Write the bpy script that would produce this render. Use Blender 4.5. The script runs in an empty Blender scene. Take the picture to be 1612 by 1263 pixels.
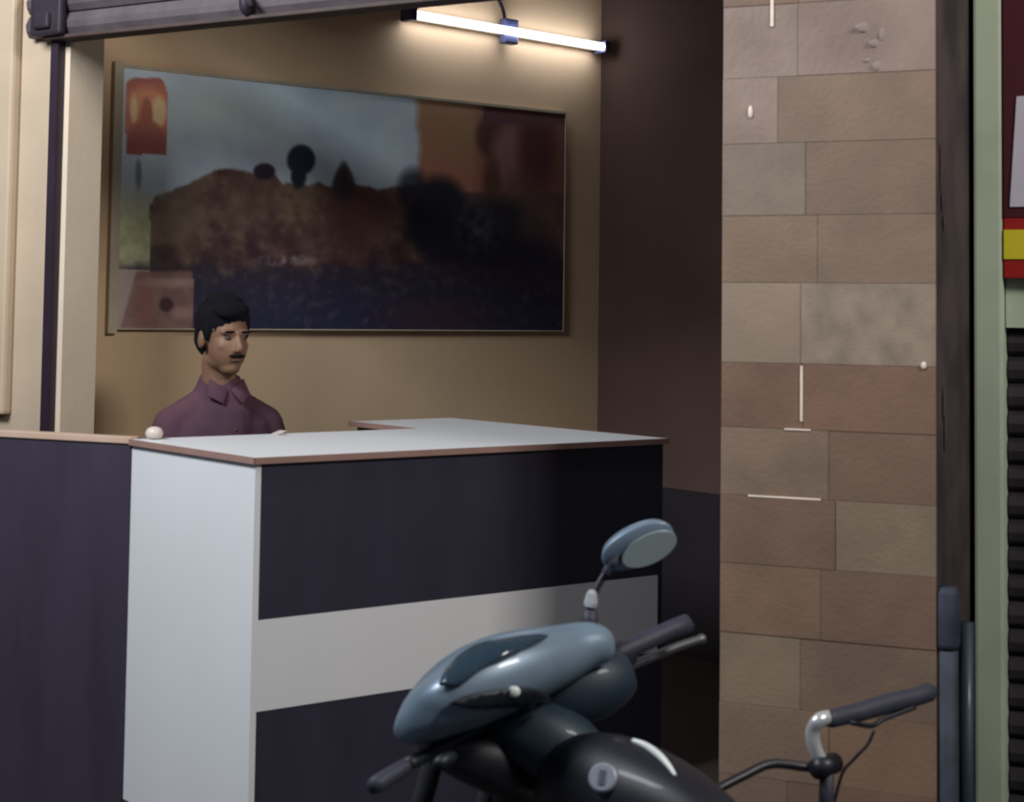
import bpy, bmesh, math, random
from mathutils import Vector as V, Matrix, noise, bvhtree
from mathutils.geometry import delaunay_2d_cdt
random.seed(7)
S = bpy.context.scene
COL = S.collection
# ---------------------------------------------------------------- camera
F, CX, CY = 2700.0, 806.0, 333.0
EYE = V((0, 0, 1.57))
ROT = Matrix.Rotation(math.radians(93.4), 3, 'X') @ Matrix.Rotation(math.radians(.75), 3, 'Z')
cd = bpy.data.cameras.new('camera')
cam = bpy.data.objects.new('camera', cd); COL.objects.link(cam)
cam.matrix_world = Matrix.Translation(EYE) @ ROT.to_4x4()
cd.sensor_width = 36; cd.lens = 36 * F / 1612
cd.shift_y = -(631.5 - CY) / 1612
cd.dof.use_dof = True; cd.dof.focus_distance = 30; cd.dof.aperture_fstop = (cd.lens / 1000) / .0062
S.camera = cam
# ---------------------------------------------------------------- light
w = bpy.data.worlds.new('sky'); S.world = w; w.use_nodes = True
bg = w.node_tree.nodes['Background']; bg.inputs[0].default_value = (.72, .82, 1.0, 1); bg.inputs[1].default_value = .12
def added_daylight(loc, aim, sx_, sy_, e, c):                          # area lamps added near the street front to shape the light
    ad = bpy.data.lights.new('added_daylight', 'AREA'); ad.shape = 'RECTANGLE'; ad.size = sx_; ad.size_y = sy_; ad.energy = e; ad.color = c
    ao = bpy.data.objects.new('added_daylight', ad); COL.objects.link(ao); ao.location = loc
    ao.rotation_euler = (V(aim) - ao.location).to_track_quat('-Z', 'Y').to_euler()
added_daylight((2.8, 1.3, 3.8), (-.4, 5.2, 3.1), 1.2, .7, 140, (1.0, .96, .90))
added_daylight((-2.4, 2.9, 3.6), (-1.1, 4.6, 3.3), 1.5, 1.0, 185, (.90, .95, 1.0))
S.view_settings.view_transform = 'Standard'; S.view_settings.look = 'None'
S.view_settings.gamma = 1; S.view_settings.use_curve_mapping = False; S.view_settings.exposure = 0

# ---------------------------------------------------------------- helpers
def ray(px, py): return ROT @ V(((px - CX) / F, -(py - CY) / F, -1))
def at(px, py, d): r = ray(px, py); return EYE + r * (d / r.y)
def pr(p):
    l = ROT.transposed() @ (V(p) - EYE); return CX + F * l.x / -l.z, CY - F * l.y / -l.z
A0 = V((-.622, 4.349, 0)); AN = math.radians(38)
U = V((math.cos(AN), math.sin(AN), 0)); W = V((-U.y, U.x, 0)); Z = V((0, 0, 1))
def L(u, v, z=0): return A0 + U * u + W * v + Z * z            # shop frame: u along the counter, v into the shop
BN = math.radians(-24)
PW = V((math.cos(BN), math.sin(BN), 0)); PN = V((-PW.y, PW.x, 0)); P0 = V((.522, 4.251, 0))
def Pp(a, b, z=0): return P0 + PW * a + PN * b + Z * z          # pillar frame: a along its face, b backwards

def lin(c): return tuple(((x / 255) / 12.92 if x / 255 <= .04045 else ((x / 255 + .055) / 1.055) ** 2.4) for x in c)
def mat(name, rgb, rough=.6, amt=.10, scale=6, metal=0, bump=0.0, rgb2=None, spec=.5, coat=0, stretch=None):
    m = bpy.data.materials.new(name); m.use_nodes = True; nt = m.node_tree; N = nt.nodes; K = nt.links
    b = N['Principled BSDF']; b.inputs['Roughness'].default_value = rough; b.inputs['Metallic'].default_value = metal
    b.inputs['Specular IOR Level'].default_value = spec; b.inputs['Coat Weight'].default_value = coat
    b.inputs['Coat Roughness'].default_value = .08
    tc = N.new('ShaderNodeTexCoord'); nz = N.new('ShaderNodeTexNoise'); nz.inputs['Scale'].default_value = scale
    nz.inputs['Detail'].default_value = 6
    if stretch:
        mp = N.new('ShaderNodeMapping'); mp.inputs['Scale'].default_value = stretch
        K.new(tc.outputs['Object'], mp.inputs[0]); K.new(mp.outputs[0], nz.inputs['Vector'])
    else: K.new(tc.outputs['Object'], nz.inputs['Vector'])
    cr = N.new('ShaderNodeValToRGB'); c = lin(rgb); c2 = lin(rgb2) if rgb2 else tuple(x * (1 - amt) for x in c)
    cr.color_ramp.elements[0].color = (*c2, 1); cr.color_ramp.elements[1].color = (*(tuple(min(1, x * (1 + amt * .5)) for x in c)), 1)
    cr.color_ramp.elements[0].position = .35; cr.color_ramp.elements[1].position = .65
    K.new(nz.outputs['Fac'], cr.inputs[0]); K.new(cr.outputs[0], b.inputs['Base Color'])
    if bump:
        bp = N.new('ShaderNodeBump'); bp.inputs['Strength'].default_value = bump; bp.inputs['Distance'].default_value = .004
        n2 = N.new('ShaderNodeTexNoise'); n2.inputs['Scale'].default_value = scale * 12; K.new(tc.outputs['Object'], n2.inputs['Vector'])
        K.new(n2.outputs['Fac'], bp.inputs['Height']); K.new(bp.outputs[0], b.inputs['Normal'])
    return m
def build(name, bm, m, parent=None, smooth=False):
    bmesh.ops.recalc_face_normals(bm, faces=bm.faces)
    me = bpy.data.meshes.new(name); bm.to_mesh(me); bm.free()
    for k in (m if isinstance(m, (list, tuple)) else [m]): me.materials.append(k)
    if smooth:
        for p in me.polygons: p.use_smooth = True
    o = bpy.data.objects.new(name, me); COL.objects.link(o)
    if parent:
        o.parent = parent; o.matrix_parent_inverse = parent_world(parent).inverted()
    return o
def parent_world(p):
    m = p.matrix_basis.copy()
    if p.parent: m = parent_world(p.parent) @ p.matrix_parent_inverse @ m
    return m
def tag(o, label, cat, group=None):
    o['label'] = label; o['category'] = cat
    if group: o['group'] = group
    return o
def thing(name, label, cat, loc, group=None):
    o = bpy.data.objects.new(name, None); COL.objects.link(o); o.location = loc; o.empty_display_size = .1
    return tag(o, label, cat, group)
def struct(o): o['kind'] = 'structure'; return o
def hexa(bm, p):                                                # 8 corners: bottom loop then top loop
    v = [bm.verts.new(q) for q in p]
    for f in ((3, 2, 1, 0), (4, 5, 6, 7), (0, 1, 5, 4), (1, 2, 6, 5), (2, 3, 7, 6), (3, 0, 4, 7)): bm.faces.new([v[i] for i in f])
    return v
def box(fr, a0, a1, b0, b1, z0, z1, bev=0, bm=None):
    nb = bm is None; t = bmesh.new()
    hexa(t, [fr(a0, b0, z0), fr(a1, b0, z0), fr(a1, b1, z0), fr(a0, b1, z0), fr(a0, b0, z1), fr(a1, b0, z1), fr(a1, b1, z1), fr(a0, b1, z1)])
    if bev: bmesh.ops.bevel(t, geom=t.edges[:], offset=bev, segments=2, affect='EDGES', profile=.6)
    if nb: return t
    me = bpy.data.meshes.new('t'); t.to_mesh(me); t.free(); bm.from_mesh(me); bpy.data.meshes.remove(me); return bm
def XY(x, y, z=0): return V((x, y, z))
def tube(bm, pts, rad, n=12, caps=True):
    pts = [V(p) for p in pts]
    if not isinstance(rad, (list, tuple)): rad = [rad] * len(pts)
    up = None; rings = []
    for i, p in enumerate(pts):
        t = (pts[min(i + 1, len(pts) - 1)] - pts[max(i - 1, 0)]).normalized()
        if up is None: up = t.orthogonal().normalized()
        up = (up - t * up.dot(t)).normalized(); s = t.cross(up)
        rings.append([bm.verts.new(p + (up * math.cos(2 * math.pi * k / n) + s * math.sin(2 * math.pi * k / n)) * rad[i]) for k in range(n)])
    for a, b in zip(rings, rings[1:]):
        for k in range(n): bm.faces.new((a[k], a[(k + 1) % n], b[(k + 1) % n], b[k]))
    if caps: bm.faces.new(rings[0][::-1]); bm.faces.new(rings[-1])
    return bm
def smoothpts(pts, k=6):
    pts = [V(p) for p in pts]; out = []
    for i in range(len(pts) - 1):
        p0 = pts[max(i - 1, 0)]; p1 = pts[i]; p2 = pts[i + 1]; p3 = pts[min(i + 2, len(pts) - 1)]
        for j in range(k):
            t = j / k
            out.append(.5 * ((2 * p1) + (p2 - p0) * t + (2 * p0 - 5 * p1 + 4 * p2 - p3) * t * t + (3 * p1 - p0 - 3 * p2 + p3) * t ** 3))
    return out + [pts[-1]]
def ell(bm, c, r, M=None, seg=20):                               # ellipsoid
    c = V(c); q = bmesh.ops.create_uvsphere(bm, u_segments=seg, v_segments=seg * 2 // 3, radius=1)['verts']
    for v in q:
        p = V((v.co.x * r[0], v.co.y * r[1], v.co.z * r[2])); v.co = c + ((M @ p) if M else p)
def loft(rings, closed=True):
    bm = bmesh.new(); vs = [[bm.verts.new(p) for p in r] for r in rings]; n = len(vs[0])
    for a, b in zip(vs, vs[1:]):
        for k in range(n): bm.faces.new((a[k], a[(k + 1) % n], b[(k + 1) % n], b[k]))
    if closed: bm.faces.new(vs[0][::-1]); bm.faces.new(vs[-1])
    return bm
def oval(c, a, b, n=24, e=1.0):                                  # ring around c with half-axis vectors a, b
    out = []
    for k in range(n):
        t = 2 * math.pi * k / n; x, y = math.cos(t), math.sin(t)
        out.append(c + a * (abs(x) ** e * (1 if x >= 0 else -1)) + b * (abs(y) ** e * (1 if y >= 0 else -1)))
    return out
def sub(o, lv=2):
    m = o.modifiers.new('s', 'SUBSURF'); m.levels = m.render_levels = lv; return o
def remesh(o, vox, it=4):
    m = o.modifiers.new('r', 'REMESH'); m.mode = 'VOXEL'; m.voxel_size = vox; m.use_smooth_shade = True
    s = o.modifiers.new('s', 'SMOOTH'); s.iterations = it; s.factor = .5; return o

# ---------------------------------------------------------------- materials
M = dict(
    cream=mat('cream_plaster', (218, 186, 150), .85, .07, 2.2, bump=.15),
    reveal=mat('lit_reveal_plaster', (206, 188, 166), .8, .08, 3, bump=.15),
    jamb=mat('jamb_plaster', (180, 160, 137), .8, .08, 3, bump=.15),
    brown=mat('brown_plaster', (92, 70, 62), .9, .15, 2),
    low_band=mat('dark_low_band', (34, 32, 42), .5, .2, 3),
    ceil=mat('ceiling_paint', (104, 92, 82), .9, .05),
    floor=mat('shop_floor', (70, 62, 58), .5, .2, 4),
    road=mat('road_concrete', (62, 60, 60), .9, .3, 3, bump=.5),
    lamw=mat('white_laminate', (222, 222, 224), .35, .03, 2),
    lamd=mat('dark_laminate', (60, 52, 66), .42, .16, 3, stretch=(3, 3, .5)),
    lamd2=mat('charcoal_laminate', (48, 46, 62), .42, .16, 3, stretch=(3, 3, .5)),
    edge=mat('brown_edge_band', (150, 118, 108), .5, .1),
    edge2=mat('beige_edge_band', (188, 160, 140), .5, .1),
    shut=mat('shutter_steel', (88, 78, 82), .6, .25, 9, metal=.2),
    shutd=mat('dark_steel', (42, 33, 44), .6, .3, 9, metal=.3),
    rail=mat('rusty_rail', (62, 46, 42), .7, .3, 12),
    guide=mat('guide_channel', (38, 22, 38), .5, .2, 8),
    frame=mat('picture_frame', (186, 172, 148), .5, .1, 8),
    metal=mat('fitting_blue_grey', (70, 74, 110), .4, .1),
    chrome=mat('chrome', (226, 228, 230), .3, .05, metal=.55),
    white=mat('white_ceramic', (200, 186, 176), .4, .05),
    mortar=mat('mortar', (112, 94, 82), .95, .2, 20, bump=.3),
    grout=mat('white_grout', (226, 208, 192), .9, .1, 20),
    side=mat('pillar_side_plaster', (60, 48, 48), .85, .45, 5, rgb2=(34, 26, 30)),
    green=mat('pale_green_paint', (172, 182, 160), .8, .12, 4),
    slat=mat('dark_slats', (44, 38, 44), .55, .3, 8, metal=.1),
    maroon=mat('maroon_sign', (64, 8, 22), .5, .1),
    red=mat('red_sign', (150, 22, 14), .5, .1),
    yellow=mat('yellow_sign', (205, 190, 40), .5, .05),
    letter=mat('sign_letter', (190, 182, 196), .5, .05),
    pipe=mat('blue_grey_pipe', (54, 58, 72), .7, .4, 6, rgb2=(28, 32, 46)),
    silver=mat('blue_silver_paint', (122, 142, 160), .42, .12, 7, metal=.25, coat=.3),
    teal=mat('dark_teal_paint', (34, 50, 64), .55, .2, 6, metal=.1, coat=.1),
    black=mat('black_paint', (20, 20, 32), .5, .2, 5, coat=.1),
    rubber=mat('black_rubber', (18, 18, 24), .85, .2, 12),
    grip=mat('grey_grip', (52, 53, 68), .6, .2, 12),
    plast=mat('black_plastic', (26, 30, 40), .5, .15, 9),
    dglass=mat('dark_smoked_panel', (44, 62, 76), .15, .1, 5, coat=.5),
    mirror=mat('mirror_glass', (176, 192, 196), .3, .05, metal=.3),
    alu=mat('cast_alloy', (120, 120, 124), .45, .2, metal=.8),
    capm=mat('brushed_silver', (150, 154, 168), .5, .08, metal=.2),
    stripe=mat('pale_silver', (236, 240, 236), .3, .03),  # also colours the painted highlight on the tank
    skin=mat('skin', (118, 86, 66), .6, .1, 9),
    hair=mat('black_hair', (16, 13, 20), .9, .3, 60, bump=.5, spec=.15),
    shirt=mat('maroon_shirt', (82, 55, 64), .9, .22, 4, bump=.2, rgb2=(64, 46, 60), spec=.2),
    trouser=mat('dark_trousers', (44, 44, 56), .9, .1),
    eye=mat('eye_white', (84, 68, 60), .8, .02, spec=.1), iris=mat('dark_iris', (25, 15, 12), .3, .02),
    lips=mat('lips', (96, 58, 50), .6, .05), stool=mat('stool_plastic', (60, 40, 36), .5, .1),
)
def emis(name, c, s):
    m = bpy.data.materials.new(name); m.use_nodes = True; b = m.node_tree.nodes['Principled BSDF']
    b.inputs['Emission Color'].default_value = (*c, 1); b.inputs['Emission Strength'].default_value = s
    b.inputs['Base Color'].default_value = (.9, .9, .9, 1); return m
M['tube'] = emis('lit_tube', (.84, .90, 1.0), 13.0)

# ---------------------------------------------------------------- shell
struct(build('floor', box(XY, -9, 9, -6, 12, -.1, 0), M['road']))
bm = bmesh.new()
fl = [V((-1.72, 5.50, 0)), L(-.02, .80), L(-.02, -.01), V((.50, 4.27, 0)), V((.55, 4.40, 0)), V((1.2, 4.56, 0)), V((3.6, 3.5, 0)), L(2.72, 1.85), L(0, 1.85)]
b0 = [bm.verts.new(p + Z * .002) for p in fl]; b1 = [bm.verts.new(p + Z * .2) for p in fl]
bm.faces.new(b0[::-1]); bm.faces.new(b1)
for k in range(8): bm.faces.new((b0[k], b0[(k + 1) % 8], b1[(k + 1) % 8], b1[k]))
struct(build('trim_1', bm, M['floor']))                          # raised plinth that the shop stands on
wb = struct(build('wall_back', box(L, -.01, 2.87, 1.85, 2.0, .0, 3.3), M['cream']))
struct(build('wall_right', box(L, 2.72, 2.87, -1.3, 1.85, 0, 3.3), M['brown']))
struct(build('trim_low_right', box(L, 2.69, 2.72, -1.3, 1.85, .2, .86), M['low_band']))  # dark band along the lower part of the right wall
struct(build('wall_left', box(L, -.02, 0.0, 1.60, 1.85, 0, 3.3), M['cream']))
struct(build('ceiling', box(XY, -3.5, 5.5, 4.95, 8.8, 3.3, 3.4), M['ceil']))
# street front line
FA = V((-1.441, 5.444, 0)); FB = V((.52, 4.25, 0)); FU = (FB - FA).normalized(); FN = V((-FU.y, FU.x, 0))
def Fp(a, b, z=0): return FA + FU * a + FN * b + Z * z
print('front', math.degrees(math.atan2(FU.y, FU.x)), (FB - FA).length)
struct(build('wall_front_left', box(Fp, -2.6, -.035, 0, .12, 0, 3.4), M['jamb']))
r_ = ray(11, 400); t_ = (Fp(0, -.04) - EYE).dot(FN) / r_.dot(FN); TA = (EYE + r_ * t_ - FA).dot(FU)
struct(build('trim_2', box(Fp, -2.6, TA, -.04, 0, 1.225, 3.4, .012), M['jamb']))     # thicker plaster band at the left edge
struct(build('wall_front_upper', box(Fp, -.035, 2.35, .30, .42, 2.78, 3.4), M['jamb']))
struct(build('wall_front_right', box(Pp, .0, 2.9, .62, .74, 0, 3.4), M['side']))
struct(build('trim_3', box(Fp, -2.6, 5.5, -.0, 1.2, 3.4, 3.55), M['ceil']))
g = build('guide_channel', box(Fp, -.035, -.002, -.02, .012, .2, 2.46), M['guide'])
box(Fp, 0, .004, -.02, .05, .2, 2.46)
tag(g, 'dark steel shutter guide channel running down the cream left door jamb', 'guide channel')
struct(build('trim_4', box(Fp, -.002, .02, .012, .16, .2, 2.6), M['reveal']))              # plastered reveal of the jamb, its lit tone put into the colour
# ---------------------------------------------------------------- rolled-up shutter
sh = thing('rolling_shutter', 'grey rolled-up steel shutter with brown bottom rail above the shop opening', 'shutter', Fp(1.1, 0, 2.42))
for k in range(5):
    z = 2.434 + k * .075
    r = []
    for a in (-.125, 2.2):
        r.append([Fp(a, -.03, z), Fp(a, -.042, z + .02), Fp(a, -.045, z + .04), Fp(a, -.03, z + .07), Fp(a, .0, z + .07), Fp(a, .0, z)])
    build('slat', loft(r), M['shut'], sh)
bm = box(Fp, -.04, 2.2, -.05, .03, 2.42, 2.432, .003); build('bottom_rail', bm, M['rail'], sh)
bm = box(Fp, -.075, .06, -.075, -.046, 2.43, 2.56, .01); box(Fp, -.05, .02, -.09, -.07, 2.45, 2.50, .008, bm); build('end_bracket', bm, M['shutd'], sh)
bm = bmesh.new(); ell(bm, Fp(.80, -.055, 2.47), (.022, .022, .04)); tube(bm, [Fp(.80, -.07, 2.51), Fp(.84, -.08, 2.45)], .01); build('lock_handle', bm, M['shutd'], sh, True)

# ---------------------------------------------------------------- counter
ct = thing('reception_counter', 'L-shaped office counter with dark and white laminate panels and a white top', 'counter', L(.68, .37, .2))
LU, LV = 1.375, .70
build('front_panel', box(L, .0, LU - .015, .0, .018, .795, 1.182), M['lamd2'], ct)['label'] = 'wide dark upper panel'
build('front_panel', box(L, .0, LU - .015, -.001, .018, .568, .794), M['lamw'], ct)['label'] = 'white middle panel'
build('front_panel', box(L, .0, LU - .015, .0, .018, .2, .567), M['lamd2'], ct)['label'] = 'dark lower panel'
build('end_panel', box(L, -.018, -.0005, .0, LV, .2, 1.182), M['lamw'], ct)['label'] = 'tall white end panel'
build('end_panel', box(L, LU - .0145, LU + .003, .0, 1.08, .2, 1.182), M['lamd2'], ct)['label'] = 'dark end panel'
bm = bmesh.new()
pl = [L(-.026, -.012), L(LU + .01, -.012), L(LU + .01, 1.10), L(.965, 1.10), L(.965, LV), L(-.03, LV)]
b0 = [bm.verts.new(p + Z * 1.184) for p in pl]; b1 = [bm.verts.new(p + Z * 1.2) for p in pl]
bm.faces.new(b0[::-1]); bm.faces.new(b1)
for k in range(6): bm.faces.new((b0[k], b0[(k + 1) % 6], b1[(k + 1) % 6], b1[k]))
build('counter_top', bm, M['lamw'], ct)
bm = bmesh.new()
box(L, -.030, -.026, -.016, LV, 1.184, 1.2005, 0, bm); box(L, -.030, LU + .014, -.016, -.012, 1.184, 1.2005, 0, bm)
box(L, LU + .01, LU + .014, -.012, 1.10, 1.184, 1.2005, 0, bm); box(L, .961, .965, LV, 1.10, 1.184, 1.2005, 0, bm)
build('edge_band', bm, M['edge'], ct)
build('inner_panel', box(L, .985, 1.003, LV, 1.08, .2, 1.182), M['lamd2'], ct)
build('inner_panel', box(L, .0, .985, .40, .418, .5, 1.182), M['lamd'], ct)
build('inner_panel', box(L, 1.004, LU - .016, 1.062, 1.08, .2, 1.182), M['lamd'], ct)
# low partition left of the counter
DN = math.radians(155); DU = V((math.cos(DN), math.sin(DN), 0)); DV = V((DU.y, -DU.x, 0)); D0 = L(-.022, LV - .005)
def Dp(a, b, z=0): return D0 + DU * a + DV * b + Z * z
pt = thing('low_partition', 'dark laminate half-height partition with beige top edge left of the white counter panel', 'partition', Dp(.6, .02, .0))
build('panel', box(Dp, .004, 1.5, .0, .03, .0, 1.186), M['lamd'], pt)
build('top_edge', box(Dp, .0, 1.5, -.006, .042, 1.187, 1.206, .003), M['edge2'], pt)

# ---------------------------------------------------------------- poster
def fbm(x, y, s, o=4):
    return noise.fractal(V((x * s, y * s, 3.3)), 1, 2, o) * .5
def mixc(a, b, t): t = max(0, min(1, t)); return tuple(a[i] + (b[i] - a[i]) * t for i in range(3))
def interp(xs, ys, x):
    if x <= xs[0]: return ys[0]
    for i in range(len(xs) - 1):
        if x <= xs[i + 1]: return ys[i] + (ys[i + 1] - ys[i]) * (x - xs[i]) / (xs[i + 1] - xs[i])
    return ys[-1]
def blob(x, y, cx, cy, rx, ry, soft=.25):
    d = math.hypot((x - cx) / rx, (y - cy) / ry); return max(0, min(1, (1 + soft - d) / (2 * soft)))
def paint(x, y):
    n1 = fbm(x, y, .012); n2 = fbm(x + 300, y, .035); n3 = fbm(x, y + 500, .08, 3)
    c = mixc((156, 172, 190), (180, 198, 202), .5 + n1 * 1.2)                        # sky
    c = mixc(c, (164, 186, 178), blob(x, y, 340, 165, 70, 30, .8) * .6)
    if y > 250 and x < 260: c = mixc(c, (150, 158, 160), (y - 250) / 90)
    # orange dusk on the right of the print
    t = (x - 652 + n2 * 10) / 14
    o = mixc((150, 104, 58), (158, 84, 44), (y - 190) / 80 + n1)
    o = mixc(o, (112, 62, 46), (x - 740) / 40)
    o = mixc(o, (96, 62, 64), (y - 320) / 60)
    c = mixc(c, o, t)
    # veiled face, only as soft patches of colour
    if x > 735:
        c = mixc(c, (70, 34, 24), blob(x, y, 772, 215, 22, 32) * .8)
        c = mixc(c, (128, 82, 70), blob(x, y, 800, 248, 26, 48, .35))
        c = mixc(c, (76, 26, 34), blob(x, y, 845, 235, 28, 70, .4) * .9)
        c = mixc(c, (90, 50, 44), blob(x, y, 822, 300, 30, 34, .4) * .6)
        c = mixc(c, (70, 36, 24), blob(x, y, 775, 290, 14, 40, .4) * .7)
        c = mixc(c, (112, 76, 68), blob(x, y, 845, 350, 34, 30, .5) * .7)
        c = mixc(c, (84, 44, 50), (200 - y) / 8 if x > 760 else 0)
    # fort skyline
    sky = interp([230, 245, 262, 300, 340, 370, 400, 412, 430, 445, 458, 480, 500, 520, 534, 541, 550, 565, 600, 640, 660, 700],
                 [330, 306, 300, 285, 265, 262, 272, 262, 270, 285, 288, 290, 285, 292, 290, 258, 285, 290, 296, 290, 285, 300], x) + n3 * 6
    if x < 236: sky = 300 + (236 - x) * .6
    fort = (138, 108, 74) if x < 420 else (122, 84, 64)
    fort = mixc(fort, (98, 58, 50), .5 + n2 * 1.5)
    fort = mixc(fort, (166, 138, 92), (n3 * 1.1 + n1 * 1.6 - .05))
    fort = mixc(fort, (64, 32, 40), (y - 360) / 90 + n2 * 1.4)
    fort = mixc(fort, (150, 122, 76), blob(x, y, 470, 325, 30, 40, .5) * (.6 + n3))
    fort = mixc(fort, (104, 50, 40), blob(x, y, 560, 340, 36, 60, .5) * .8)
    fort = mixc(fort, (156, 136, 96), blob(x, y, 275, 350, 32, 46, .5) * .6)
    fort = mixc(fort, (60, 34, 30), blob(x, y, 262, 400, 18, 14, .5) * .7)
    fort = mixc(fort, (40, 22, 26), .30)
    if x > 236: c = mixc(c, fort, (y - sky) / 5)
    else:
        c = mixc(c, mixc((176, 176, 118), (140, 140, 100), .5 + n3), (y - 285) / 60)
        c = mixc(c, (150, 140, 110), (y - 400) / 20)
    c = mixc(c, (104, 120, 116), blob(x, y, 218, 275, 5, 24, .3))
    # round dark tree and tower tops
    c = mixc(c, (20, 34, 62), max(blob(x, y, 474, 252, 22, 24, .12), blob(x, y, 470, 278, 12, 18, .2)) if y < 300 else 0)
    c = mixc(c, (44, 30, 48), blob(x, y, 416, 270, 17, 13, .15))
    c = mixc(c, (54, 40, 42), blob(x, y, 541, 285, 10 + max(0, (y - 258)) * .25, 30, .2) * .9)
    # large dark elephant-like mass, lower right
    c = mixc(c, (24, 26, 42), max(blob(x, y, 690, 345, 50, 66, .18), blob(x, y, 650, 300, 24, 34, .3) * .75))
    c = mixc(c, (34, 30, 40), blob(x, y, 770, 380, 90, 66, .2))
    c = mixc(c, (74, 74, 88), blob(x, y, 752, 362, 26, 32, .8) * (.5 + n3 * 2))
    c = mixc(c, (92, 58, 52), blob(x, y, 850, 350, 34, 40, .4) * .6)
    c = mixc(c, (24, 20, 52), blob(x, y, 845, 460, 40, 72, .4))
    # water and foreground
    if x > 300 or y < 425:
        f = mixc((44, 34, 50), (30, 28, 56), (y - 420) / 80)
        f = mixc(f, (74, 62, 70), (n3 * 1.6)); f = mixc(f, (62, 34, 48), blob(x, y, 690, 500, 80, 26, .6) * .8)
        c = mixc(c, f, (y - 408 + n2 * 30) / 22)
    c = mixc(c, (132, 116, 118), blob(x, y, 450, 410, 40, 7, .6) * (.5 + n3 * 2.5))
    if x < 304 and y > 424:
        p = mixc((128, 88, 78), (108, 70, 62), .5 + n2 * 2)
        p = mixc(p, (118, 62, 54), blob(x, y, 226, 480, 14, 44, .4) * .8); p = mixc(p, (168, 130, 118), blob(x, y, 270, 445, 40, 8, .5) * .7)
        p = mixc(p, (64, 26, 28), blob(x, y, 262, 480, 11, 11, .2)); p = mixc(p, (172, 126, 112), blob(x, y, 285, 492, 14, 10, .4) * .5)
        p = mixc(p, (150, 130, 122), (212 - (y - 430) * .28 - x) / 4 + 1)
        c = mixc(p, c, (430 - y) / 6)
    # arched orange panel with a seated silhouette, top left
    if 198 < x < 263 and y < 243:
        top = 122 + (0 if x < 250 else (x - 250) ** 2 * .12) + (0 if x > 212 else (212 - x) ** 2 * .05)
        if y > top:
            a = mixc((150, 48, 30), (190, 88, 34), (y - 122) / 30)
            a = mixc(a, (214, 120, 50), blob(x, y, 230, 160, 24, 22, .4) * .8)
            a = mixc(a, (226, 186, 116), max(blob(x, y, 250, 176, 12, 24, .25), blob(x, y, 211, 172, 6, 22, .3)))
            a = mixc(a, (172, 76, 22), max(blob(x, y, 231, 180, 9, 26, .2), blob(x, y, 230, 218, 28, 28, .15)))
            a = mixc(a, (146, 48, 28), (y - 200) / 25)
            c = mixc(c, a, (y - top) / 2)
    return c
po = thing('framed_poster', 'wide framed picture print of fort and lake hanging on the cream back wall', 'poster', L(1.47, 1.84, 1.96))
u0, u1, z0, z1, pv = .455, 2.50, 1.50, 2.425, 1.828
NX, NY = 300, 140
bm = bmesh.new(); gv = [[bm.verts.new(L(u0 + (u1 - u0) * i / NX, pv, z1 - (z1 - z0) * j / NY)) for i in range(NX + 1)] for j in range(NY + 1)]
for j in range(NY):
    for i in range(NX): bm.faces.new((gv[j][i], gv[j + 1][i], gv[j + 1][i + 1], gv[j][i + 1]))
me = bpy.data.meshes.new('print'); bm.to_mesh(me); bm.free()
ca = me.color_attributes.new('paint', 'FLOAT_COLOR', 'POINT')
for k, vt in enumerate(me.vertices):
    x, y = pr(vt.co); ca.data[k].color = (*lin(paint(x, y)), 1)
pm = bpy.data.materials.new('printed_picture'); pm.use_nodes = True; N = pm.node_tree.nodes
at_ = N.new('ShaderNodeAttribute'); at_.attribute_name = 'paint'
hs = N.new('ShaderNodeHueSaturation'); hs.inputs['Value'].default_value = 1.6; hs.inputs['Saturation'].default_value = .8
pm.node_tree.links.new(at_.outputs[0], hs.inputs['Color']); pm.node_tree.links.new(hs.outputs[0], N['Principled BSDF'].inputs['Base Color'])
N['Principled BSDF'].inputs['Roughness'].default_value = .55
me.materials.append(pm); o = bpy.data.objects.new('print', me); COL.objects.link(o); o.parent = po; o.matrix_parent_inverse = po.matrix_basis.inverted()
build('backing_board', box(L, u0 - .005, u1 + .005, pv + .002, 1.849, z0 - .004, z1 + .004), M['rail'], po)
for a, b, c_, d in ((u0 - .035, u0, z0 - .02, z1 + .022), (u1, u1 + .006, z0 - .006, z1 + .01), (u0, u1, z1, z1 + .014), (u0, u1, z0 - .006, z0)):
    build('frame_strip', box(L, a, b, 1.824, 1.849, c_, d, .002), M['frame'], po)

# ---------------------------------------------------------------- tube light
tl = thing('tube_light', 'lit white fluorescent tube on its batten high on the back wall', 'lamp', L(2.2, 1.8, 2.75))
T0, T1, TZ0, TZ1 = L(1.665, 1.765), L(2.655, 1.765), 2.752, 2.728
ta = T0 + Z * TZ0; tb = T1 + Z * TZ1
build('tube', tube(bmesh.new(), [ta, tb], .0165, 16), M['tube'], tl, True)
def Lz(u, v, z): return L(u, v, z + 2.752 - .024 * (u - 1.665))
build('batten', box(Lz, 1.67, 2.66, 1.808, 1.849, -.012, .02, .004), M['frame'], tl)
for uu in (1.635, 2.655): build('tube_holder', box(Lz, uu, uu + .03, 1.745, 1.825, -.026, .026, .006), M['metal'], tl)
bm = bmesh.new(); box(Lz, 2.13, 2.20, 1.775, 1.82, -.05, .055, .008, bm); build('choke_box', bm, M['metal'], tl)
build('supply_wire', tube(bmesh.new(), smoothpts([Lz(2.17, 1.83, .05), Lz(2.15, 1.835, .12), Lz(2.06, 1.84, .25), Lz(1.95, 1.842, .54)]), .007, 8), M['shutd'], tl, True)

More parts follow.
